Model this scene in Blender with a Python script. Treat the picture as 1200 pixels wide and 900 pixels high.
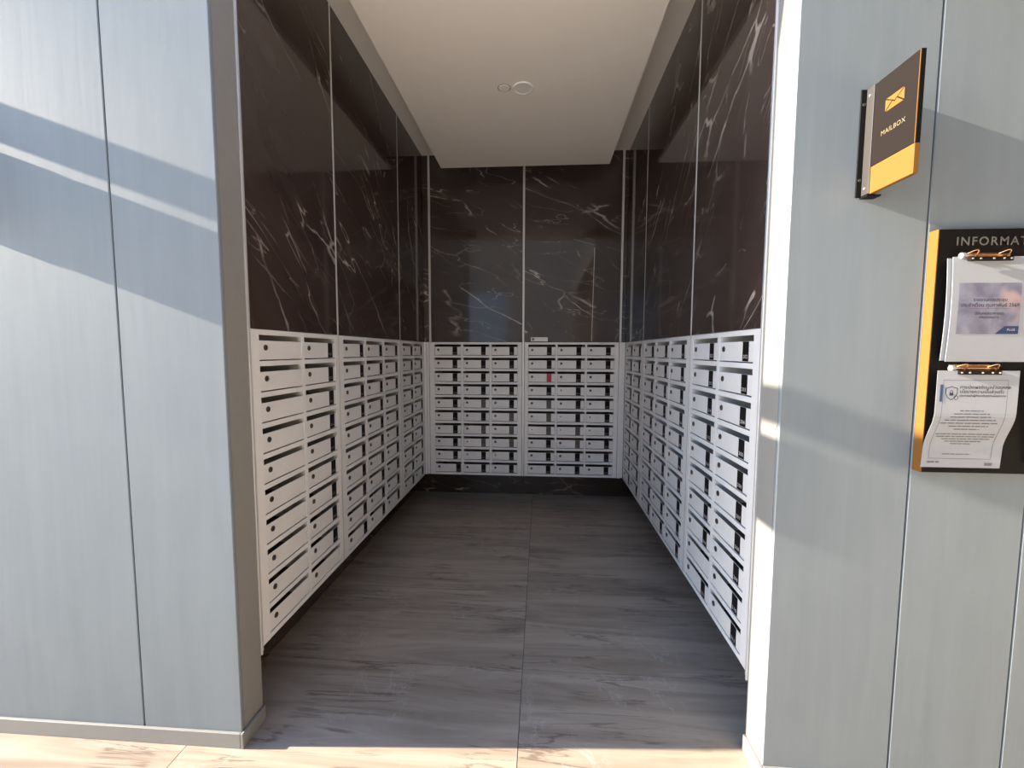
import bpy, bmesh, math, random
from mathutils import Vector, Matrix
random.seed(7)
for o in list(bpy.data.objects): bpy.data.objects.remove(o)
scene = bpy.context.scene
COL = scene.collection

# ------------------------------------------------------------------ camera
F_PX, YAW, PITCH, ROLL, CAM_H = 505.98, .0667, -.076, .0031, 1.4
cy, sy, cp, sp = math.cos(YAW), math.sin(YAW), math.cos(PITCH), math.sin(PITCH)
fw = Vector((-sy*cp, cy*cp, sp)); rt = Vector((cy, sy, 0)); up = rt.cross(fw)
cr, sr = math.cos(ROLL), math.sin(ROLL)
rt, up = rt*cr + up*sr, up*cr - rt*sr
cd = bpy.data.cameras.new('camera'); cam = bpy.data.objects.new('camera', cd); COL.objects.link(cam)
M4 = Matrix.Identity(4)
for i in range(3):
    M4[i][0] = rt[i]; M4[i][1] = up[i]; M4[i][2] = -fw[i]
M4.translation = Vector((0, 0, CAM_H)); cam.matrix_world = M4
cd.sensor_fit = 'HORIZONTAL'; cd.sensor_width = 36.0; cd.lens = 36.0*F_PX/1200; cd.clip_start = .02
scene.camera = cam

# ------------------------------------------------------------------ world, sun, exposure
SUN = Vector((1.0, .061, -.362)).normalized()
world = bpy.data.worlds.new('world'); scene.world = world; world.use_nodes = True
wn = world.node_tree.nodes; wl = world.node_tree.links; wn.clear()
wo = wn.new('ShaderNodeOutputWorld'); bg = wn.new('ShaderNodeBackground'); sky = wn.new('ShaderNodeTexSky')
sky.sky_type = 'NISHITA'; sky.sun_disc = False
sky.sun_elevation = math.asin(-SUN.z); sky.sun_rotation = math.atan2(-SUN.x, -SUN.y)
sky.air_density = 1.0; sky.dust_density = .5; sky.ozone_density = 4.5
bg.inputs['Strength'].default_value = .34
wl.new(sky.outputs[0], bg.inputs['Color']); wl.new(bg.outputs[0], wo.inputs['Surface'])
sd = bpy.data.lights.new('sun', 'SUN'); sd.energy = 11.2; sd.angle = math.radians(.6); sd.color = (1.0, .88, .72)
so = bpy.data.objects.new('sun', sd); COL.objects.link(so)
so.rotation_euler = SUN.to_track_quat('-Z', 'Y').to_euler(); so.location = (-8, -2, 5)
cyc = scene.cycles; cyc.max_bounces = 16; cyc.diffuse_bounces = 10; cyc.glossy_bounces = 8
vs = scene.view_settings
vs.view_transform = 'Standard'; vs.look = 'None'; vs.exposure = 1.02; vs.gamma = 1.0; vs.use_curve_mapping = False

# ------------------------------------------------------------------ node helpers / materials
def newmat(name):
    m = bpy.data.materials.new(name); m.use_nodes = True
    nt = m.node_tree
    return m, nt, nt.nodes['Principled BSDF']
def plain(name, col, rough=.5, metal=0.0, spec=.5, bump=0.0, bscale=60, vary=.06):
    m, nt, b = newmat(name)
    b.inputs['Roughness'].default_value = rough; b.inputs['Metallic'].default_value = metal
    b.inputs['Specular IOR Level'].default_value = spec
    tc = nt.nodes.new('ShaderNodeTexCoord'); n = nt.nodes.new('ShaderNodeTexNoise')
    n.inputs['Scale'].default_value = bscale; n.inputs['Detail'].default_value = 4
    nt.links.new(tc.outputs['Object'], n.inputs['Vector'])
    mx = nt.nodes.new('ShaderNodeMix'); mx.data_type = 'RGBA'
    mx.inputs[6].default_value = (*[c*(1-vary) for c in col], 1); mx.inputs[7].default_value = (*[min(1, c*(1+vary)) for c in col], 1)
    nt.links.new(n.outputs['Fac'], mx.inputs[0]); nt.links.new(mx.outputs[2], b.inputs['Base Color'])
    if bump:
        bp = nt.nodes.new('ShaderNodeBump'); bp.inputs['Strength'].default_value = bump; bp.inputs['Distance'].default_value = .002
        nt.links.new(n.outputs['Fac'], bp.inputs['Height']); nt.links.new(bp.outputs['Normal'], b.inputs['Normal'])
    return m
class NT:
    def __init__(s, nt): s.nt = nt
    def n(s, t, **k):
        x = s.nt.nodes.new(t)
        for a, v in k.items(): setattr(x, a, v)
        return x
    def l(s, a, b): s.nt.links.new(a, b)
    def math(s, op, a, b=None, c=None):
        x = s.n('ShaderNodeMath', operation=op)
        for i, v in enumerate((a, b, c)):
            if v is None: continue
            if isinstance(v, (int, float)): x.inputs[i].default_value = v
            else: s.l(v, x.inputs[i])
        return x.outputs[0]
    def noise(s, vec, scale, detail=4, dist=0, rough=.5):
        x = s.n('ShaderNodeTexNoise'); x.inputs['Scale'].default_value = scale; x.inputs['Detail'].default_value = detail
        x.inputs['Distortion'].default_value = dist; x.inputs['Roughness'].default_value = rough
        s.l(vec, x.inputs['Vector']); return x.outputs['Fac']
    def coords(s, rot=(0, 0, 0), scale=(1, 1, 1), seed=0.0, world=False):
        tc = s.n('ShaderNodeTexCoord')
        src = s.n('ShaderNodeNewGeometry').outputs['Position'] if world else tc.outputs['Object']
        if not world:
            oi = s.n('ShaderNodeObjectInfo'); r = s.math('MULTIPLY_ADD', oi.outputs['Random'], 37.0, seed)
            cx = s.n('ShaderNodeCombineXYZ')
            for i in range(3): s.l(r, cx.inputs[i])
            ad = s.n('ShaderNodeVectorMath', operation='ADD')
            mp = s.n('ShaderNodeMapping'); mp.vector_type = 'POINT'
            mp.inputs['Rotation'].default_value = rot
            s.l(src, mp.inputs['Vector']); s.l(mp.outputs[0], ad.inputs[0]); s.l(cx.outputs[0], ad.inputs[1])
            mul = s.n('ShaderNodeVectorMath', operation='MULTIPLY'); mul.inputs[1].default_value = scale
            s.l(ad.outputs[0], mul.inputs[0]); return mul.outputs[0]
        mul = s.n('ShaderNodeVectorMath', operation='MULTIPLY'); mul.inputs[1].default_value = scale
        s.l(src, mul.inputs[0]); return mul.outputs[0]
    def smooth(s, v, a, b, lo=0.0, hi=1.0):
        x = s.n('ShaderNodeMapRange', interpolation_type='SMOOTHSTEP')
        x.inputs[1].default_value = a; x.inputs[2].default_value = b; x.inputs[3].default_value = lo; x.inputs[4].default_value = hi
        s.l(v, x.inputs[0]); return x.outputs[0]
    def mix(s, f, a, b):
        x = s.n('ShaderNodeMix', data_type='RGBA')
        for i, v in ((0, f), (6, a), (7, b)):
            if isinstance(v, (int, float)): x.inputs[i].default_value = v
            elif isinstance(v, tuple): x.inputs[i].default_value = (*v, 1)
            else: s.l(v, x.inputs[i])
        return x.outputs[2]
def marble(name, ang):
    """polished dark brown stone with thin pale veins running at `ang` in the panel plane (local X right, Z up)"""
    m, nt, b = newmat(name); g = NT(nt)
    def vein(seed, s_al, s_ac, w, dist, det, mask_lo, mask_hi, mscale, da=0):
        c = g.coords(rot=(0, ang+da, 0), scale=(s_al, 1.0, s_ac), seed=seed)
        n = g.noise(c, 1.0, det, dist, .45)
        v = g.smooth(g.math('ABSOLUTE', g.math('SUBTRACT', n, .5)), 0.0, w, 1.0, 0.0)
        k = g.noise(g.coords(rot=(0, ang, 0), scale=(.6, 1, 1.3), seed=seed+5), mscale, 3, .4)
        return g.math('MULTIPLY', v, g.smooth(k, mask_lo, mask_hi))
    def crack(seed, scale, w, lo, hi):
        c = g.coords(rot=(0, ang, 0), scale=(.45, 1.0, 1.25), seed=seed)
        nz = g.n('ShaderNodeTexNoise'); nz.inputs['Scale'].default_value = 5.0; nz.inputs['Detail'].default_value = 5; g.l(c, nz.inputs['Vector'])
        mv = g.n('ShaderNodeVectorMath', operation='MULTIPLY_ADD'); mv.inputs[1].default_value = (.13, .13, .13)
        g.l(nz.outputs['Color'], mv.inputs[0]); g.l(c, mv.inputs[2])
        vo = g.n('ShaderNodeTexVoronoi', feature='DISTANCE_TO_EDGE'); vo.inputs['Scale'].default_value = scale
        g.l(mv.outputs[0], vo.inputs['Vector'])
        v = g.smooth(vo.outputs['Distance'], 0.0, w, 1.0, 0.0)
        return g.math('MULTIPLY', v, g.smooth(g.noise(g.coords(seed=seed+2), 3.1, 3, .3), lo, hi))
    v1 = vein(1.0, .7, 3.2, .0034, .12, 4, .47, .62, 2.2)
    v2 = vein(9.0, 1.1, 5.6, .0042, .2, 4, .47, .60, 3.0, .22)
    v3 = crack(21., 2.0, .016, .52, .68)
    v4 = crack(33., 4.2, .018, .50, .66)
    haze = vein(1.0, .7, 3.2, .045, .12, 4, .45, .7, 2.2)
    base = g.mix(g.noise(g.coords(rot=(0, ang, 0), scale=(1.0, 1, 2.4), seed=3), 2.2, 8, .6, .6), (.022, .0135, .0105), (.074, .053, .046))
    c1 = g.mix(g.math('MULTIPLY', haze, .22), base, (.15, .115, .095))
    vv = g.math('MAXIMUM', g.math('MULTIPLY', v1, .95), g.math('MAXIMUM', g.math('MULTIPLY', v2, .45), g.math('MAXIMUM', g.math('MULTIPLY', v3, .75), g.math('MULTIPLY', v4, .25))))
    colr = g.mix(vv, c1, (.50, .43, .38))
    g.l(colr, b.inputs['Base Color'])
    b.inputs['Roughness'].default_value = .07; b.inputs['Specular IOR Level'].default_value = .55
    return m
M = {}
M['marble_l'] = marble('dark_marble_left', math.radians(-38))
M['marble_r'] = marble('dark_marble_right', math.radians(42))
M['marble_b'] = marble('dark_marble_back', math.radians(-20))
# floor tile: grey-brown porcelain with streaks along X
m, nt, b = newmat('streaked_floor_tile'); g = NT(nt)
c = g.coords(scale=(.55, 5.0, 1)); n1 = g.noise(c, 1.6, 10, 1.1, .62)
n2 = g.noise(g.coords(scale=(.8, 9.0, 1), seed=4), 1.5, 8, .9, .6)
dark = g.smooth(g.math('ABSOLUTE', g.math('SUBTRACT', n2, .5)), 0, .03, 1, 0)
pale = g.smooth(g.math('ABSOLUTE', g.math('SUBTRACT', g.noise(g.coords(scale=(1.6, 1.2, 1), seed=8), 1.2, 9, 1.5, .6), .5)), 0, .008, 1, 0)
msk = g.smooth(g.noise(g.coords(seed=11), 2.5, 3), .50, .62)
colr = g.mix(g.smooth(n1, .28, .72), (.285, .222, .166), (.49, .405, .32))
colr = g.mix(g.math('MULTIPLY', g.math('MULTIPLY', dark, g.smooth(g.noise(g.coords(seed=2), 3.0, 3), .45, .6)), .72), colr, (.13, .098, .078))
colr = g.mix(g.math('MULTIPLY', g.math('MULTIPLY', pale, msk), .35), colr, (.66, .62, .57))
g.l(colr, b.inputs['Base Color']); b.inputs['Roughness'].default_value = .30; b.inputs['Specular IOR Level'].default_value = .45
M['tile'] = m
M['grout'] = plain('dark_grout', (.10, .085, .075), .9)
# painted facade boards
m, nt, b = newmat('brushed_grey_paint'); g = NT(nt)
s1 = g.noise(g.coords(scale=(9, 9, .7)), 2.0, 8, .3, .65); s2 = g.noise(g.coords(seed=6), 3.5, 5, .4)
s3 = g.noise(g.coords(seed=3), 26, 3)
dent = g.smooth(s3, .76, .80)
colr = g.mix(g.smooth(s1, .25, .75), (.203, .234, .250), (.226, .258, .275))
colr = g.mix(g.math('MULTIPLY', g.smooth(s2, .4, .75), .3), colr, (.247, .281, .297))
g.l(colr, b.inputs['Base Color']); b.inputs['Roughness'].default_value = .62; b.inputs['Specular IOR Level'].default_value = .3
h = g.math('ADD', g.math('MULTIPLY', s1, .6), g.math('ADD', g.math('MULTIPLY', s2, 1.2), g.math('MULTIPLY', dent, .35)))
bp = g.n('ShaderNodeBump'); bp.inputs['Strength'].default_value = .30; bp.inputs['Distance'].default_value = .0018
g.l(h, bp.inputs['Height']); g.l(bp.outputs[0], b.inputs['Normal'])
M['paint'] = m
M['reveal'] = plain('smooth_grey_paint', (.262, .256, .238), .6, bump=.05, bscale=25)
M['ceiling'] = plain('matt_ceiling_paint', (.76, .71, .65), .85, vary=.02, bscale=8)
M['trim'] = plain('satin_aluminium_trim', (.62, .61, .59), .38, .35)
M['case'] = plain('light_grey_powder_coat', (.80, .785, .765), .42, vary=.03, bscale=18)
M['inside'] = plain('bare_sheet_metal', (.15, .13, .11), .6)  # slot shade put into the colour of shelves and back
M['door'] = plain('mailbox_door_coat', (.77, .755, .735), .40, vary=.04, bscale=14)
M['lock'] = plain('dark_bronze_lock', (.11, .09, .075), .35, .8)
M['lock_pale'] = plain('nickel_lock', (.62, .60, .57), .3, .7)
M['black'] = plain('black_sticker', (.008, .006, .006), .6, spec=.15)
M['grey_sticker'] = plain('worn_grey_sticker', (.10, .085, .075), .6, vary=.5, bscale=220)
M['red'] = plain('red_sticker', (.50, .012, .02), .5)
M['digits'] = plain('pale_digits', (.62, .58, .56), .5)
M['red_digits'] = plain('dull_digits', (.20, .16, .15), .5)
M['signbrown'] = plain('dark_brown_sign_face', (.0105, .0075, .0065), .55, spec=.15)
M['blackmetal'] = plain('black_metal', (.006, .006, .006), .5, spec=.15)
M['gold'] = plain('gold_paint', (.195, .088, .020), .5, 0.0, spec=.2)
M['cream'] = plain('cream_lettering', (.20, .15, .075), .5)
M['steel'] = plain('brushed_steel', (.10, .093, .088), .4, .6)
M['brass'] = plain('copper_brass', (.62, .33, .17), .25, .95)
M['boardblack'] = plain('black_board', (.006, .005, .005), .6, spec=.12)
M['letter'] = plain('grey_lettering', (.13, .12, .105), .5)
M['paper'] = plain('white_paper', (.34, .355, .375), .55, vary=.015)
M['ink'] = plain('printed_ink', (.03, .033, .04), .7)
M['inkgrey'] = plain('printed_grey_ink', (.14, .14, .145), .7)
M['blueink'] = plain('blue_print', (.03, .07, .15), .6)
M['navy'] = plain('navy_print', (.008, .03, .10), .6)
M['redink'] = plain('maroon_print', (.30, .03, .08), .6)
M['darkroof'] = plain('grey_brown_cladding', (.10, .095, .09), .7)  # dark so the added slab overhead returns little light
M['gate'] = plain('pale_blue_grey_gate', (.62, .68, .72), .5)  # made-up panel, there for a pale patch in the marble's reflection
M['tan'] = plain('tan_render', (.52, .44, .35), .8)  # warm tone of the added walls, tints the bounced light
M['ground'] = plain('pale_paving', (.72, .68, .61), .8)  # kept pale out of view to bounce more light into the alcove
m, nt, b = newmat('cloudy_lilac_print'); g = NT(nt)
n = g.noise(g.coords(), 14, 4, .5)
colr = g.mix(g.smooth(n, .3, .7), (.13, .125, .18), (.25, .26, .32)); colr = g.mix(g.smooth(g.noise(g.coords(seed=3), 9, 2), .55, .68), colr, (.38, .28, .28))
g.l(colr, b.inputs['Base Color']); b.inputs['Roughness'].default_value = .4
M['cover'] = m

# ------------------------------------------------------------------ mesh helpers
def tag(o, label=None, cat=None, group=None, kind=None):
    if label: o['label'] = label
    if cat: o['category'] = cat
    if group: o['group'] = group
    if kind: o['kind'] = kind
    return o
def empty(name, loc, rz=0.0):
    o = bpy.data.objects.new(name, None); COL.objects.link(o)
    o.location = loc; o.rotation_euler = (0, 0, rz); o.empty_display_size = .05
    return o
def link(name, me, parent=None, loc=(0, 0, 0), rot=(0, 0, 0)):
    o = bpy.data.objects.new(name, me); COL.objects.link(o); o.location = loc; o.rotation_euler = rot
    if parent: o.parent = parent
    return o
def add_box(bm, a, b, mi=0, bev=0.0):
    x0, y0, z0 = a; x1, y1, z1 = b
    vs = [bm.verts.new(p) for p in ((x0,y0,z0),(x1,y0,z0),(x1,y1,z0),(x0,y1,z0),(x0,y0,z1),(x1,y0,z1),(x1,y1,z1),(x0,y1,z1))]
    fs = [bm.faces.new([vs[i] for i in q]) for q in ((3,2,1,0),(4,5,6,7),(0,1,5,4),(1,2,6,5),(2,3,7,6),(3,0,4,7))]
    for f in fs: f.material_index = mi
    if bev:
        es = list({e for f in fs for e in f.edges})
        r = bmesh.ops.bevel(bm, geom=es, offset=bev, segments=1, affect='EDGES', clamp_overlap=True)
        for f in r['faces']: f.material_index = mi
def add_cyl(bm, c, r, h, axis='Y', seg=20, mi=0, r2=None, cap=True):
    """cylinder whose near face is at c and goes h along +axis"""
    r2 = r if r2 is None else r2
    def P(t, rr, d):
        a, bq = rr*math.cos(t), rr*math.sin(t)
        return {'Y': (c[0]+a, c[1]+d, c[2]+bq), 'Z': (c[0]+a, c[1]+bq, c[2]+d), 'X': (c[0]+d, c[1]+a, c[2]+bq)}[axis]
    A = [bm.verts.new(P(2*math.pi*i/seg, r, 0)) for i in range(seg)]
    B = [bm.verts.new(P(2*math.pi*i/seg, r2, h)) for i in range(seg)]
    fs = []
    for i in range(seg):
        j = (i+1) % seg; fs.append(bm.faces.new((A[i], A[j], B[j], B[i])))
    if cap: fs.append(bm.faces.new(A)); fs.append(bm.faces.new(B))
    for f in fs: f.material_index = mi
def add_tube(bm, pts, r, seg=8, mi=0):
    pts = [Vector(p) for p in pts]; rings = []
    for i, p in enumerate(pts):
        t = (pts[min(i+1, len(pts)-1)] - pts[max(i-1, 0)]).normalized()
        a = t.orthogonal().normalized() if i == 0 else (prev - t*prev.dot(t)).normalized()
        prev = a; bq = t.cross(a)
        rings.append([bm.verts.new(p + a*r*math.cos(2*math.pi*k/seg) + bq*r*math.sin(2*math.pi*k/seg)) for k in range(seg)])
    for A, B in zip(rings, rings[1:]):
        for k in range(seg):
            f = bm.faces.new((A[k], A[(k+1) % seg], B[(k+1) % seg], B[k])); f.material_index = mi; f.smooth = True
    for R in (rings[0], rings[-1]): bm.faces.new(R).material_index = mi
def add_poly(bm, pts, mi=0):
    f = bm.faces.new([bm.verts.new(p) for p in pts]); f.material_index = mi
def mesh(name, bm, *mats):
    bmesh.ops.recalc_face_normals(bm, faces=bm.faces)
    me = bpy.data.meshes.new(name); bm.to_mesh(me); bm.free()
    for m in mats: me.materials.append(M[m] if isinstance(m, str) else m)
    return me
def box_obj(name, a, b, mat, parent=None, bev=0.0, rot=None):
    """box with its origin in its own centre, a..b in the parent's frame"""
    c = [(p+q)/2 for p, q in zip(a, b)]; bm = bmesh.new()
    add_box(bm, [p-k for p, k in zip(a, c)], [q-k for q, k in zip(b, c)], 0, bev)
    return link(name, mesh(name, bm, mat), parent, c)
def text_mesh(body, size, align='LEFT', spacing=1.0, bold=0.0):
    cu = bpy.data.curves.new('tmp', 'FONT'); cu.body = body; cu.size = size; cu.align_x = align
    cu.space_character = spacing; cu.offset = bold; cu.resolution_u = 3
    o = bpy.data.objects.new('tmp', cu); COL.objects.link(o)
    bpy.context.view_layer.update()
    me = bpy.data.meshes.new_from_object(o.evaluated_get(bpy.context.evaluated_depsgraph_get()))
    vs = [v.co.copy() for v in me.vertices]; fs = [tuple(p.vertices) for p in me.polygons]
    bpy.data.objects.remove(o); bpy.data.curves.remove(cu); bpy.data.meshes.remove(me)
    return vs, fs
def add_text(bm, tm, fn, mi=0):
    vs, fs = tm; V = [bm.verts.new(fn(v.x, v.y)) for v in vs]
    for f in fs:
        try: bm.faces.new([V[i] for i in f]).material_index = mi
        except ValueError: pass

# ------------------------------------------------------------------ measures (metres; x right, y into the alcove, z up)
XL, XR, YB = -1.044, .729, 3.818           # cabinet / marble face planes
YF, YR = 1.362, 1.478                      # facade face, end of the reveal
ZT, ZB, ZC = 1.478, .278, 3.086            # cabinet top, cabinet bottom, alcove ceiling
XS, TW, TD = -.0703, 1.174, .615           # tile grid
BASE = .20                                 # setback of the plinth under the cabinets

# ------------------------------------------------------------------ floor
fl = box_obj('floor', (-7.2, -.041, -.15), (9.5, 4.4, -.0025), 'grout'); tag(fl, kind='structure', label='grey brown stone-look tile floor', )
tile_bm = bmesh.new(); add_box(tile_bm, (-TW/2+.0014, -TD/2+.0014, -.0020), (TW/2-.0014, TD/2-.0014, .0025), 0)
tile_me = mesh('tile', tile_bm, 'tile')
flc = Vector(fl.location)
for i in range(-6, 8):
    for j in range(-3, 4):
        x = XS + (i+.5)*TW; y = 1.804 + (j+.5)*TD
        if y > 4.35: continue
        link('tile', tile_me, fl, Vector((x, y, -.0025)) - flc)
gr = box_obj('ground', (-40, -40, -.30), (40, 40, -.155), 'ground'); tag(gr, kind='structure')
pv = box_obj('paving', (-14, -14, -.15), (12, -.045, -.002), 'ground'); tag(pv, kind='structure', label='pale paving of the forecourt')

# ------------------------------------------------------------------ facade walls with painted boards
def facade(name, x0, x1, seams, reveal_x, sgn):
    bm = bmesh.new()
    xi = reveal_x - sgn*.014
    lo, hi = (x0, xi) if sgn > 0 else (xi, x1)
    add_box(bm, (lo, YF+.014, 0), (hi, YR-.001, 4.6))
    w = link(name, mesh(name, bm, 'grout')); tag(w, kind='structure')
    xs = [x0] + seams + [x1]
    for a, b in zip(xs, xs[1:]):
        ga = .002 if a in seams else 0; gb = .002 if b in seams else 0
        box_obj('panel', (a+ga, YF, 0), (b-gb, YF+.014, 4.6), 'paint', w, .0022)
    a, b = sorted((reveal_x, xi))
    box_obj('reveal_board', (a, YF+.014, 0), (b, YR, 4.6), 'reveal', w)
    return w
wfl = facade('wall_front_left', -6.0, XL, [-5.0, -4.15, -3.3, -2.36, -1.41], XL, 1)
wfr = facade('wall_front_right', XR+.002, 9.4, [1.117, 1.451, 2.3, 3.2, 4.1, 5.4, 6.7, 8.0], XR+.002, -1)
tag(wfl, label='sunlit pale grey painted board wall left of the mailbox alcove')
tag(wfr, label='grey painted board wall right of the mailbox alcove')
bm = bmesh.new(); add_box(bm, (XL-.014, YF, 2.98), (XR+.016, YR, 4.6))
hd = link('wall_front_top', mesh('wall_front_top', bm, 'reveal')); tag(hd, kind='structure')
def baseboard(name, x0, x1, xin, sgn):
    bm = bmesh.new(); t = .011
    add_box(bm, (min(x0, x1), YF-t, 0), (max(x0, x1), YF-.0005, .056), 0, .0015)
    a, b = sorted((xin, xin + sgn*t)); add_box(bm, (a+.0005, YF-t, 0), (b, YR, .056), 0, .0015)
    o = link(name, mesh(name, bm, 'reveal')); return tag(o, kind='structure')
baseboard('baseboard_left', -6.0, XL, XL, 1)
baseboard('baseboard_right', XR+.002, 9.4, XR+.002, -1)

# unseen, added to block sky and bounce warm light: roof, rear wall and end wall behind and to the right of the camera (open to the left)
rf = box_obj('roof', (.80, -3.2, 2.86), (9.6, YF-.002, 3.1), 'darkroof'); tag(rf, kind='structure', label='walkway roof')
rw = box_obj('wall_rear', (.80, -3.3, 0), (9.6, -3.2, 3.1), 'tan'); tag(rw, kind='structure', label='plain wall behind the viewer')
ew = box_obj('wall_end', (5.6, -3.2, 0), (5.8, YF-.02, 2.85), 'tan'); tag(ew, kind='structure', label='end wall of the walkway')

for a, b, z, mt in ((-14, -2.9, 8.0, 'tan'), (-1.3, 6.0, 8.0, 'tan'), (-2.88, -1.32, 3.6, 'gate'), (-2.88, -1.32, 8.0, 'tan')):  # unseen wall with pale panel, added to cover sky in marble reflections
    yy = -9.3 if z == 8.0 and a == -2.88 else -9.0
    bw = box_obj('wall_far', (a, yy-.2, -.01), (b, yy, z), mt); tag(bw, kind='structure', label='boundary wall across the forecourt')
# ------------------------------------------------------------------ alcove shell
def wall_piece(name, a, b, label):
    bm = bmesh.new(); add_box(bm, a, b); o = link(name, mesh(name, bm, 'grout')); return tag(o, label, kind='structure')
wl_ = wall_piece('wall_left', (XL-.36, YR, ZT+.004), (XL-.022, YB+.36, 3.25), 'dark veined marble side wall on the left of the alcove')
wr_ = wall_piece('wall_right', (XR+.022, YR, ZT+.004), (XR+.36, YB+.36, 3.25), 'dark veined marble side wall on the right of the alcove')
wb_ = wall_piece('wall_back', (XL-.022, YB+.022, ZT+.004), (XR+.022, YB+.36, 3.25), 'dark veined marble rear wall of the alcove')
low = {'l': wall_piece('wall_left_plinth', (XL-.36, YR, 0), (XL-BASE-.019, YB+.36, ZB-.004), 'dark marble plinth under the left mailboxes'),
       'r': wall_piece('wall_right_plinth', (XR+BASE+.019, YR, 0), (XR+.36, YB+.36, ZB-.004), 'dark marble plinth under the right mailboxes')}
wb_l = wall_piece('wall_back_plinth', (XL-BASE-.018, YB+.354, 0), (XR+BASE+.018, YB+.40, ZB-.004), 'dark marble plinth under the rear mailboxes')
wall_piece('wall_left_outer', (XL-.45, YR, 0), (XL-.362, YB+.45, 3.25), 'masonry behind the left mailboxes')
wall_piece('wall_right_outer', (XR+.362, YR, 0), (XR+.45, YB+.45, 3.25), 'masonry behind the right mailboxes')
wall_piece('wall_back_outer', (XL-.362, YB+.402, 0), (XR+.362, YB+.45, 3.25), 'masonry behind the rear mailboxes')
R90 = math.pi/2
def marble_panel(parent, kind, u0, u1, z0, z1, off=0.0):
    """panel in wall coordinates: u is y on side walls, x on the back wall; off = distance behind the face plane"""
    w, h = u1-u0, z1-z0; bm = bmesh.new(); add_box(bm, (-w/2, 0, -h/2), (w/2, .018, h/2), 0, .0012)
    um, zm = (u0+u1)/2, (z0+z1)/2
    mat = {'l': 'marble_l', 'r': 'marble_r', 'b': 'marble_b'}[kind]
    loc, rz = {'l': ((XL-off, um, zm), R90), 'r': ((XR+off, um, zm), -R90), 'b': ((um, YB+off, zm), 0)}[kind]
    return link('marble_panel', mesh('marble_panel', bm, mat), parent, loc, (0, 0, rz))
for kind, par in (('l', wl_), ('r', wr_)):
    for a, b in ((1.500, 2.164), (2.182, 3.150), (3.166, YB-.001)): marble_panel(par, kind, a, b, ZT+.002, ZC)
    for a, b in ((YR, 2.173), (2.175, 3.157), (3.159, YB+.335)): marble_panel(low[kind], kind, a, b, .001, ZB-.006, BASE)
for a, b in ((XL+.001, -.998), (-.976, -.168), (-.145, .674), (.697, XR-.001)): marble_panel(wb_, 'b', a, b, ZT+.002, ZC)
for a, b in ((XL-BASE+.01, -.157), (-.155, XR+BASE-.01)): marble_panel(wb_l, 'b', a, b, .001, ZB-.006, .335)
# metal trims between the stone panels, running down between the cabinets
def trim(parent, kind, u0, u1, z0, z1, proud=.003):
    w, h = u1-u0, z1-z0; bm = bmesh.new(); add_box(bm, (-w/2, -proud, -h/2), (w/2, .016, h/2), 0, .0012)
    um, zm = (u0+u1)/2, (z0+z1)/2
    loc, rz = {'l': ((XL, um, zm), R90), 'r': ((XR, um, zm), -R90), 'b': ((um, YB, zm), 0)}[kind]
    o = link('joint_trim' if parent else 'trim_2', mesh('joint_trim', bm, 'trim'), parent, loc, (0, 0, rz))
    return o if parent else tag(o, 'slim pale metal trim strip', kind='structure')
for kind, par in (('l', wl_), ('r', wr_)):
    trim(None, kind, 1.480, 1.488, .252, ZC, .004); trim(None, kind, 1.4895, 1.4960, .262, ZC, .0015)
    for a, b in ((2.167, 2.179), (3.153, 3.163)):
        trim(par, kind, a, b, ZT+.002, ZC, .001); trim(None, kind, a, b, ZB, ZT+.001, .001)
trim(wb_, 'b', -.996, -.978, ZT+.002, ZC, .004); trim(wb_, 'b', -.166, -.147, ZT+.002, ZC, .003); trim(None, 'b', -.166, -.147, ZB, ZT+.001, .003); trim(wb_, 'b', .676, .695, ZT+.002, ZC, .004)
ln = box_obj('sealant_line', (-.0014, -.0008, -.40), (.0014, .001, .40), 'case', wb_); ln.location = (.445, YB-.0003, 1.888); ln.rotation_euler = (0, .017, 0)  # thin pale upright strip on the rear marble
# corner posts beside the rear mailboxes
for a, b in ((XL, -.999), (.676, XR)):
    bm = bmesh.new(); add_box(bm, (a+.001, YB-.016, ZB+.002), ((a+b)/2-.001, YB+.2, ZT), 0, .001); add_box(bm, ((a+b)/2+.001, YB-.004, ZB+.002), (b-.001, YB+.2, ZT), 0, .001)
    tag(link('trim_3', mesh('corner_post', bm, 'case')), 'light grey corner post beside the rear mailboxes', kind='structure')

# ceiling with its dropped panel
bm = bmesh.new(); add_box(bm, (XL-.3, YR-.1, ZC), (XR+.3, YB+.4, 3.2))
ce = link('ceiling', mesh('ceiling', bm, 'ceiling')); tag(ce, kind='structure', label='pale beige alcove ceiling with a dropped panel')
bm = bmesh.new(); add_box(bm, (-.833, 1.60, 2.90), (.537, 3.632, 2.932)); add_box(bm, (-.60, 1.62, 2.932), (.30, 3.40, ZC))
link('dropped_panel', mesh('dropped_panel', bm, 'ceiling'), ce)

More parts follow.
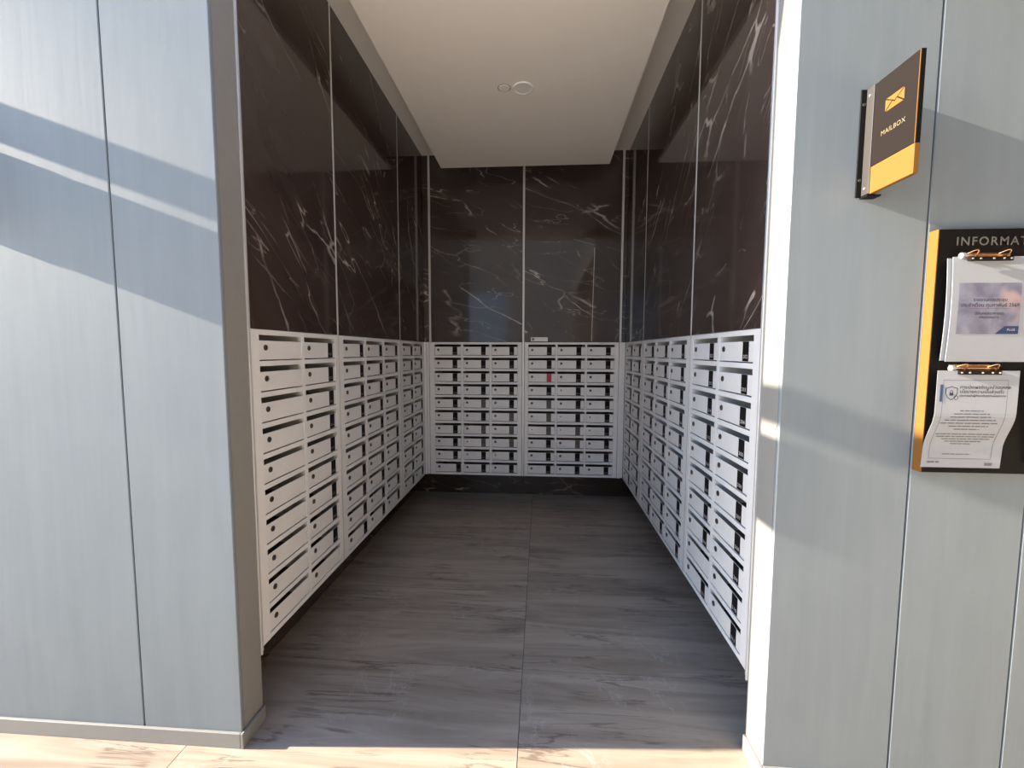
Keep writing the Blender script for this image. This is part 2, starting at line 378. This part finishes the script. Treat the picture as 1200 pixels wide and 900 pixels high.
# ------------------------------------------------------------------ mailbox cabinets
PITCHZ, RAIL, DOORH, SLOT = .1180, .0195, .0725, .0215
DIG = {c: text_mesh(c, .0185, 'CENTER', 1.0, .0003) for c in '0123456789'}
lock_me = {}
for nm, mt in (('lock', 'lock'), ('lock_pale', 'lock_pale')):
    bm = bmesh.new()
    add_cyl(bm, (0, -.0035, 0), .0105, .0035, 'Y', 20, 0, .0112)
    add_cyl(bm, (0, -.0040, 0), .0060, .0006, 'Y', 16, 1)
    add_box(bm, (-.0009, -.0046, -.0038), (.0009, -.0039, .0038), 2)
    lock_me[nm] = mesh('lock', bm, mt, 'steel' if mt == 'lock' else 'lock', 'black')
door_cache = {}
def door_mesh(w):
    k = round(w, 4)
    if k not in door_cache:
        bm = bmesh.new(); add_box(bm, (0, 0, 0), (w, .0016, DOORH), 0, .0005)
        add_box(bm, (.004, .0016, DOORH-.012), (w-.004, .010, DOORH-.0105), 0)      # folded top lip
        door_cache[k] = mesh('door', bm, 'door')
    return door_cache[k]
def label_mesh(w, num, mat, dm):
    bm = bmesh.new(); add_box(bm, (-w/2, -.0006, .0015), (w/2, 0, DOORH-.0008), 0)
    if num:
        for k, ch in enumerate(str(num)):
            cx = (k-1)*.0122
            add_text(bm, DIG[ch], lambda x, y, cx=cx: (cx+x, -.0010, .012+y), 1)
    return mesh('number_label', bm, mat, dm)
def cabinet(label, loc, rz, width, cells, spec, frac, depth=.30):
    t = empty('mailbox_cabinet', loc, rz); tag(t, label, 'mailbox', 'wall of mailbox cabinets')
    H = ZT - ZB; bm = bmesh.new()
    add_box(bm, (0, 0, 0), (cells[0][0], depth, H)); add_box(bm, (cells[-1][1], 0, 0), (width, depth, H))
    for (a, b), (c, d) in zip(cells, cells[1:]): add_box(bm, (b, .0004, .001), (c, depth, H-.001))
    add_box(bm, (0.002, depth-.01, 0.002), (width-.002, depth-.002, H-.002), 1)
    for r in range(11):
        z1 = H - r*PITCHZ; z0 = max(0, z1-RAIL) if r < 10 else 0
        add_box(bm, (.0015, .0008, z0), (width-.0015, .014, z1))
        add_box(bm, (.0015, .014, z1-.004), (width-.0015, depth-.001, z1-.0005), 1)
    link('case', mesh('case', bm, 'case', 'inside'), t)
    for ci, (a, b) in enumerate(cells):
        for r in range(10):
            z0 = H - r*PITCHZ - RAIL - SLOT - DOORH
            w = b-a-.003
            d = link('door', door_mesh(w), t, (a+.0015, .0022, z0))
            s = spec(ci, r)
            link('lock', lock_me[s.get('lock', 'lock')], d, (w*.135, 0, DOORH*.63))
            if s.get('label', True):
                fx = s.get('frac', frac); mt = s.get('mat', 'black')
                link('number_label', label_mesh(min(.046, w*.18), s.get('num'), mt, s.get('dm', 'digits')), d, (w*fx, 0, 0))
    return t
A_ = (1.497, 2.166, [(1.542, 1.828), (1.850, 2.138)])
B_ = (2.180, 3.152, [(2.227, 2.507), (2.530, 2.810), (2.833, 3.113)])
C_ = (3.166, 3.800, [(3.210, 3.482), (3.504, 3.764)])
def left_cells(u): return u[1]-u[0], [(a-u[0], b-u[0]) for a, b in u[2]]
def right_cells(u): return u[1]-u[0], [(u[1]-b, u[1]-a) for a, b in reversed(u[2])]
num = lambda base: (lambda c, r: {'num': base + c*10 + r})
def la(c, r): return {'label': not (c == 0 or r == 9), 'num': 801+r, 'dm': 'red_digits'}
def ra(c, r):
    d = {'num': (202 if c == 1 else 212) + r}
    if c == 0 and r == 8: d['label'] = False
    return d
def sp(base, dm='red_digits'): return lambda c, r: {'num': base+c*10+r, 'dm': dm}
def bl(c, r):
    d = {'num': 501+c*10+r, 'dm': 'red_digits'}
    if (c, r) in ((1, 4), (1, 6), (1, 7), (2, 5), (2, 6), (2, 7)): d['mat'] = 'grey_sticker'
    if (c, r) == (0, 9): d['frac'] = .89
    if (c, r) in ((1, 7), (1, 8), (2, 8)): d['lock'] = 'lock_pale'
    return d
def br(c, r):
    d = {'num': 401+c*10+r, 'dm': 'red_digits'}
    if (c, r) == (0, 2): d.update(mat='red', num=None)
    if (c, r) in ((0, 4), (0, 5), (0, 6), (1, 6), (1, 7)): d['mat'] = 'grey_sticker'
    if (c, r) in ((0, 6), (1, 3), (1, 5), (1, 6), (2, 5), (2, 6)): d['lock'] = 'lock_pale'
    return d
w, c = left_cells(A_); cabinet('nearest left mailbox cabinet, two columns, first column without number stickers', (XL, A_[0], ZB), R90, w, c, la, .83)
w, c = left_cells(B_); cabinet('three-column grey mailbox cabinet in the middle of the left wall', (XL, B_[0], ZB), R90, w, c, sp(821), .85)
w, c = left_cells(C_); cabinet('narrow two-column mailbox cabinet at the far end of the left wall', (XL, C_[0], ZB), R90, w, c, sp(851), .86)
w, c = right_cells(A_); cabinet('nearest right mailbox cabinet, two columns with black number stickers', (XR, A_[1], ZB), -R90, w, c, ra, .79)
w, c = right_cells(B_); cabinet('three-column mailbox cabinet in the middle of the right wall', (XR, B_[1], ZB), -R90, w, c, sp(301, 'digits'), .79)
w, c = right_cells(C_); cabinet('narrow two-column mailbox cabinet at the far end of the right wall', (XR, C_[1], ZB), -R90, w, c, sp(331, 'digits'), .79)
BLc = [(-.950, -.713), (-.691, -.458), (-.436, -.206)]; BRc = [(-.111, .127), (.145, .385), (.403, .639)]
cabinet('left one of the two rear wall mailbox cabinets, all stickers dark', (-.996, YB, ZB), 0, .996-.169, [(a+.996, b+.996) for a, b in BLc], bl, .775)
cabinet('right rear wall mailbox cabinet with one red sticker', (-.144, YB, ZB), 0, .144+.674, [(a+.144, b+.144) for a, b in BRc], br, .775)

# small plate on the marble above the rear cabinets
t = empty('lock_plate', (-.090, YB, 1.486)); tag(t, 'small grey plate with a dark lock on the rear marble above the mailboxes', 'plate')
box_obj('plate', (0, -.006, 0), (.148, -.0005, .036), 'case', t, .001)
link('lock', lock_me['lock'], t, (.020, -.0065, .018))

# ------------------------------------------------------------------ ceiling fittings
t = empty('downlight', (-.115, 2.587, 2.90)); tag(t, 'round white recessed downlight, switched off, in the ceiling panel', 'downlight')
bm = bmesh.new(); SEG = 40
prof = [(.060, 0.0), (.058, -.006), (.050, -.007), (.047, -.003)]
rings = [[bm.verts.new((r*math.cos(2*math.pi*k/SEG), r*math.sin(2*math.pi*k/SEG), z)) for k in range(SEG)] for r, z in prof]
for P, Q in zip(rings, rings[1:]):
    for k in range(SEG): bm.faces.new((P[k], P[(k+1) % SEG], Q[(k+1) % SEG], Q[k])).smooth = True
M['fitting'] = plain('white_fitting', (.80, .77, .73), .5, vary=.02); M['diffuser'] = plain('frosted_diffuser', (.72, .68, .64), .6, vary=.02)
link('trim_ring', mesh('trim_ring', bm, 'fitting'), t)
bm = bmesh.new(); add_cyl(bm, (0, 0, -.004), .0475, .003, 'Z', SEG); link('diffuser', mesh('diffuser', bm, 'diffuser'), t)
t = empty('sprinkler_cover', (-.222, 2.58, 2.90)); tag(t, 'small round white cover plate beside the downlight', 'ceiling cover')
bm = bmesh.new(); add_cyl(bm, (0, 0, -.0045), .030, .0045, 'Z', 32, 0, .034); link('cover', mesh('cover', bm, 'ceiling'), t)
bm = bmesh.new()
for k in range(32):
    a0, a1 = 2*math.pi*k/32, 2*math.pi*(k+1)/32
    add_poly(bm, [(.034*math.cos(a0), .034*math.sin(a0), -.0008), (.034*math.cos(a1), .034*math.sin(a1), -.0008), (.0375*math.cos(a1), .0375*math.sin(a1), -.0008), (.0375*math.cos(a0), .0375*math.sin(a0), -.0008)])
link('rim', mesh('rim', bm, 'steel'), t)

# ------------------------------------------------------------------ blade signs
def blade_sign(x, printed, label):
    """sign standing out from the facade, its printed face looking towards -x; local u = distance from the wall"""
    t = empty('blade_sign', (x, YF, 1.848)); tag(t, label, 'sign')
    bm = bmesh.new()
    add_box(bm, (-.018, -.004, 0), (.036, -.0005, .300), 0, .0008); add_box(bm, (.006, -.030, 0), (.011, -.004, .300), 0)
    add_box(bm, (-.004, -.030, -.004), (.034, -.0005, 0), 0)
    mp = link('mounting_bracket', mesh('mounting_bracket', bm, 'blackmetal'), t)
    for z in (.048, .258):
        bm = bmesh.new(); add_cyl(bm, (-.010, -.0065, z), .0042, .0026, 'Y', 12); link('screw', mesh('screw', bm, 'steel'), mp)
    fl_ = box_obj('steel_flange', (-.004, -.033, .002), (.0055, -.005, .299), 'steel', t, .0008)
    for z in (.020, .275):
        bm = bmesh.new(); add_cyl(bm, (-.0065, 0, 0), .0035, .003, 'X', 12)
        o = link('screw', mesh('screw', bm, 'lock_pale'), fl_, (-.004-fl_.location.x+.0, -.019-fl_.location.y, z-fl_.location.z)); o.location.x += .004
    p = box_obj('sign_panel', (0, -.178, .074), (.012, -.033, .298), 'blackmetal', t, .0008)
    box_obj('sign_face', (-.0012, -.1765, .075), (0, -.033, .297), 'signbrown', t)
    box_obj('gold_edge', (-.0016, -.178, .075), (0, -.1765, .297), 'gold', t)
    box_obj('gold_band', (-.0012, -.178, 0), (.012, -.033, .0738), 'gold', t, .0008)
    if printed:
        # local: u from the wall outwards is -y; picture left is the wall side
        bm = bmesh.new(); X = -.0022; g_ = .0022
        u0, u1, z0, z1 = .0745, .1365, .200, .2335
        um, zc = (u0+u1)/2, z0 + (z1-z0)*.42
        P = lambda u, z: (X, -u, z)
        add_poly(bm, [P(u0+g_*1.2, z1), P(u1-g_*1.2, z1), P(um, zc+g_)])
        ul, ur = u0+(u1-u0)*.36, u0+(u1-u0)*.64; zk = zc+(z1-zc)*.28
        add_poly(bm, [P(u0, z1-g_), P(ul-g_*.6, zk), P(u0, z0+g_)])
        add_poly(bm, [P(u1, z1-g_), P(ur+g_*.6, zk), P(u1, z0+g_)])
        add_poly(bm, [P(u0+g_*1.2, z0), P(ul+g_*.6, zk-g_*.9), P(um, zc-g_), P(ur-g_*.6, zk-g_*.9), P(u1-g_*1.2, z0)])
        link('envelope_icon', mesh('envelope_icon', bm, 'gold'), t)
        bm = bmesh.new(); tm = text_mesh('MAILBOX', .0178, 'CENTER', 1.08, 0.0)
        add_text(bm, tm, lambda a, q: (X, -(.1045+a), .1425+q)); link('lettering', mesh('lettering', bm, 'cream'), t)
    return t
blade_sign(.927, True, 'dark brown and gold blade sign reading MAILBOX on the right wall')
blade_sign(-2.07, False, 'plain dark blade sign with gold band at the far left of the wall')
# unseen fin added further along the left facade (throws the narrow upper shadow band)
fin = box_obj('trim_1', (-2.66, YF-.29, 2.395), (-2.60, YF-.0005, 2.507), 'trim', None, .002); tag(fin, kind='structure', label='slim metal fin projecting from the left wall')

# ------------------------------------------------------------------ information board
BX0, BX1, BZ0, BZ1, BYF = 1.1225, 1.90, 1.047, 1.748, 1.332
t = empty('information_board', (BX0, YF, BZ0)); tag(t, 'black INFORMATION notice board with gold edge on the right wall', 'notice board')
O = Vector((BX0, YF, BZ0))
def L(x, y, z): return (x-O.x, y-O.y, z-O.z)
box_obj('board_panel', L(BX0+.0025, BYF, BZ0), L(BX1-.0025, YF-.0005, BZ1), 'boardblack', t, .0008)
box_obj('gold_edge', L(BX0, BYF, BZ0), L(BX0+.0025, YF-.0005, BZ1), 'gold', t)
box_obj('gold_edge', L(BX1-.0025, BYF, BZ0), L(BX1, YF-.0005, BZ1), 'gold', t)
bm = bmesh.new(); tm = text_mesh('INFORMATION', .0335, 'LEFT', 1.20, .0004)
add_text(bm, tm, lambda a, q: (1.170-O.x+a, BYF-.0012-O.y, 1.7025-O.z+q)); link('lettering', mesh('lettering', bm, 'letter'), t)
def clip(cx, zt):
    """copper lever clip: hinge rod, two wire loops, black jaw with chrome rivets"""
    bm = bmesh.new(); add_box(bm, (-.056, 0, -.012), (.056, .003, .012), 0, .001)
    c = link('clip', mesh('clip', bm, 'brass'), t, L(cx, BYF-.003, zt))
    bm = bmesh.new(); add_tube(bm, [(-.060, -.016, .002), (-.02, -.016, .002), (.02, -.016, .002), (.058, -.016, .002)], .0058, 12); add_box(bm, (-.05, -.016, -.004), (.05, 0, .006), 0)
    link('hinge_rod', mesh('hinge_rod', bm, 'brass'), c)
    bm = bmesh.new(); add_cyl(bm, (-.066, -.016, .001), .0085, .008, 'X', 16); link('end_cap', mesh('end_cap', bm, 'lock_pale'), c)
    bm = bmesh.new(); add_box(bm, (-.056, -.034, -.016), (.056, -.024, -.005), 0, .001); link('jaw', mesh('jaw', bm, 'blackmetal'), c)
    for q in (-.051, -.030, .004, .030, .049):
        bm = bmesh.new(); add_cyl(bm, (q, -.036, -.0105), .0024, .002, 'Y', 10); link('rivet', mesh('rivet', bm, 'lock_pale'), c)
    for q in (-.043, .040):
        pts = []
        for k in range(15):
            s = k/14; a = math.pi*1.15*s
            pts.append((q-.012+.030*s + .004*math.sin(a*1.2), -.018-.016*math.sin(a), .004+.014*math.sin(a)-.012*s))
        bm = bmesh.new(); add_tube(bm, pts, .0017, 8); link('wire_loop', mesh('wire_loop', bm, 'brass'), c)
clip(1.236, 1.669); clip(1.232, 1.354)
def sheet_mesh(xl, xr, z0, z1, yfun, xshift, mats, prints, thick=.0012, n=18):
    """paper hanging on the board; yfun(s) and xshift(s) bend it from top (s=0) to bottom (s=1). prints: list of (u0,u1,v0,v1,mat)"""
    bm = bmesh.new(); rows = []
    def pt(u, v, off=0):
        s = v; return (xl + (xr-xl)*u + xshift(s), yfun(s)-off, z1 + (z0-z1)*v)
    for k in range(n+1):
        v = k/n; rows.append([bm.verts.new(pt(u, v)) for u in (0, .5, 1)] + [bm.verts.new(pt(u, v, -thick)) for u in (1, .5, 0)])
    for A, B in zip(rows, rows[1:]):
        for q in range(6): bm.faces.new((A[q], A[(q+1) % 6], B[(q+1) % 6], B[q]))
    bm.faces.new(rows[0]); bm.faces.new(rows[-1])
    for u0, u1, v0, v1, mi, lift in prints:
        kk = max(1, int((v1-v0)*n)+1)
        for q in range(kk):
            a, b = v0+(v1-v0)*q/kk, v0+(v1-v0)*(q+1)/kk
            add_poly(bm, [pt(u0, a, lift), pt(u1, a, lift), pt(u1, b, lift), pt(u0, b, lift)], mi)
    return bm, pt
# upper document: a thick set of sheets with a printed cover
yf1 = lambda s: 1.313 - .006*math.sin(s*math.pi); xs0 = lambda s: 0.0
t1 = empty('paper_sheet', (1.14, YF, 1.376)); tag(t1, 'thick set of white sheets with a lilac picture, upper clip of the board', 'paper', 'papers on the notice board')
O1 = Vector(t1.location)
def reloc(bm, o):
    for v in bm.verts: v.co -= o
    return bm
bm, _ = sheet_mesh(1.141, 1.385, 1.377, 1.664, lambda s: yf1(s)+.006, xs0, None, []); link('back_sheets', mesh('back_sheets', reloc(bm, O1), 'paper'), t1)
bm, pt1 = sheet_mesh(1.150, 1.394, 1.374, 1.667, yf1, xs0, None, []); link('front_sheet', mesh('front_sheet', reloc(bm, O1), 'paper'), t1)
uu = lambda x: (x-1.150)/.244
vv = lambda z: (1.667-z)/.293
bm = bmesh.new()
def quad(bm, pt, u0, u1, v0, v1, lift, mi=0):
    k = max(1, int((v1-v0)*16))
    for q in range(k):
        a, b = v0+(v1-v0)*q/k, v0+(v1-v0)*(q+1)/k
        add_poly(bm, [pt(u0, a, lift), pt(u1, a, lift), pt(u1, b, lift), pt(u0, b, lift)], mi)
quad(bm, pt1, uu(1.168), uu(1.331), vv(1.594), vv(1.452), .0006)
link('cover_picture', mesh('cover_picture', reloc(bm, O1), 'cover'), t1)
bm = bmesh.new()
for body, size, z in (('รายงานการประชุม', .0125, 1.543), ('ประจำเดือน กุมภาพันธ์ 2569', .0138, 1.528), ('นิติบุคคลอาคารชุด', .0105, 1.506), ('คณะกรรมการ', .0095, 1.496)):
    tm = text_mesh(body, size, 'CENTER', 1.0, .0001)
    add_text(bm, tm, lambda a, q, z=z: (1.2505+a, yf1(vv(z))-.0012, z+q), 0)
quad(bm, pt1, uu(1.195), uu(1.308), vv(1.5235), vv(1.5225), .0012, 1)
zz = lambda z: yf1(vv(z))-.0010
add_poly(bm, [(1.271, zz(1.452), 1.452), (1.331, zz(1.452), 1.452), (1.331, zz(1.474), 1.474), (1.294, zz(1.474), 1.474)], 2)
tm = text_mesh('PLUS', .0090, 'CENTER', 1.1, .0002); add_text(bm, tm, lambda a, q: (1.311+a, yf1(vv(1.462))-.0016, 1.4610+q), 3)
link('print', mesh('print', reloc(bm, O1), 'ink', 'redink', 'navy', 'paper'), t1)
# lower document: one bent sheet, held forward by the clip and falling back to the board
def yf2(s):
    k = max(0.0, min(1.0, (s-.42)/.38)); k = k*k*(3-2*k); return 1.3015 + .0255*k - .003*math.sin(s*3.0)
xs2 = lambda s: -.006*s
t2 = empty('paper_sheet', (1.12, YF, 1.06)); tag(t2, 'bent white notice with a shield and padlock icon, lower clip', 'paper', 'papers on the notice board')
O2 = Vector(t2.location)
bm, pt2 = sheet_mesh(1.123, 1.340, 1.064, 1.349, yf2, xs2, None, [], .0006, 26); link('sheet', mesh('sheet', reloc(bm, O2), 'paper'), t2)
bm = bmesh.new(); LF = .0006
rnd = random.Random(3)
def words(v, u0, u1, h, mi):
    u = u0
    while u < u1-.01:
        e = min(u1, u+rnd.uniform(.03, .11)); quad(bm, pt2, u, e, v, v+h, LF, mi); u = e+rnd.uniform(.006, .014)
for k, (a, b) in enumerate(((.31, .60), (.24, .68), (.20, .70), (.14, .77), (.10, .82), (.22, .71), (.30, .61))): words(.395+k*.032, a, b, .010, 1)
for k, (a, b) in enumerate(((.10, .84), (.12, .84), (.20, .82), (.25, .70), (.33, .58))): words(.640+k*.026, a, b, .010, 1)
words(.855, .25, .60, .008, 1)
for u0, u1, v0, v1 in ((.08, .87, .092, .0955), (.08, .87, .905, .9085), (.08, .0845, .092, .9085), (.8655, .87, .092, .9085)): quad(bm, pt2, u0, u1, v0, v1, LF, 1)
quad(bm, pt2, .045, .078, .14, .31, LF, 2)
words(.935, .07, .24, .016, 1); words(.945, .80, .90, .03, 1)
for body, size, u, v in (('การเปิดเผยข้อมูลส่วนบุคคล', .0122, .285, .178), ('นโยบายความเป็นส่วนตัว', .0122, .285, .222), ('ประกาศแจ้งผู้พักอาศัยทุกท่านโปรดทราบ', .0078, .285, .258)):
    tm = text_mesh(body, size, 'LEFT', 1.0, .00012)
    def fn(a, q, u=u, v=v):
        return pt2(u + a/.216, v - q/.285, LF)
    add_text(bm, tm, fn, 0)
# shield outline, padlock and tick badge
def stroke(pts, w, mi=0, closed=True):
    n = len(pts)
    for k in range(n if closed else n-1):
        (x0, y0), (x1, y1) = pts[k], pts[(k+1) % n]; dx, dy = x1-x0, y1-y0; l_ = math.hypot(dx, dy) or 1; nx, ny = -dy/l_*w/2, dx/l_*w/2
        add_poly(bm, [pt2(u/.216, v/.285, LF) for u, v in ((x0+nx, y0+ny), (x1+nx, y1+ny), (x1-nx, y1-ny), (x0-nx, y0-ny))], mi)
sx, sz = .040, .064
sh = [(sx-.015, sz-.014), (sx-.006, sz-.016), (sx, sz-.019), (sx+.006, sz-.016), (sx+.015, sz-.014), (sx+.0155, sz), (sx+.010, sz+.012), (sx, sz+.019), (sx-.010, sz+.012), (sx-.0155, sz)]
stroke(sh, .0018)
quad(bm, pt2, (sx-.005)/.216, (sx+.005)/.216, (sz-.001)/.285, (sz+.007)/.285, LF, 0)
stroke([(sx-.0035, sz), (sx-.003, sz-.006), (sx, sz-.008), (sx+.003, sz-.006), (sx+.0035, sz)], .0014, 0, False)
stroke([(sx+.013+.0055*math.cos(a*.628), sz+.013+.0055*math.sin(a*.628)) for a in range(10)], .0012)
link('print', mesh('print', reloc(bm, O2), 'ink', 'inkgrey', 'blueink'), t2)
# third paper, cut by the frame
t3 = empty('paper_sheet', (1.40, YF, 1.075)); tag(t3, 'white sheet at the right edge of the picture, lower row', 'paper', 'papers on the notice board')
bm, _ = sheet_mesh(1.408, 1.62, 1.078, 1.349, lambda s: 1.300+.024*s, lambda s: -.002*s, None, [], .0006); link('sheet', mesh('sheet', reloc(bm, Vector(t3.location)), 'paper'), t3)
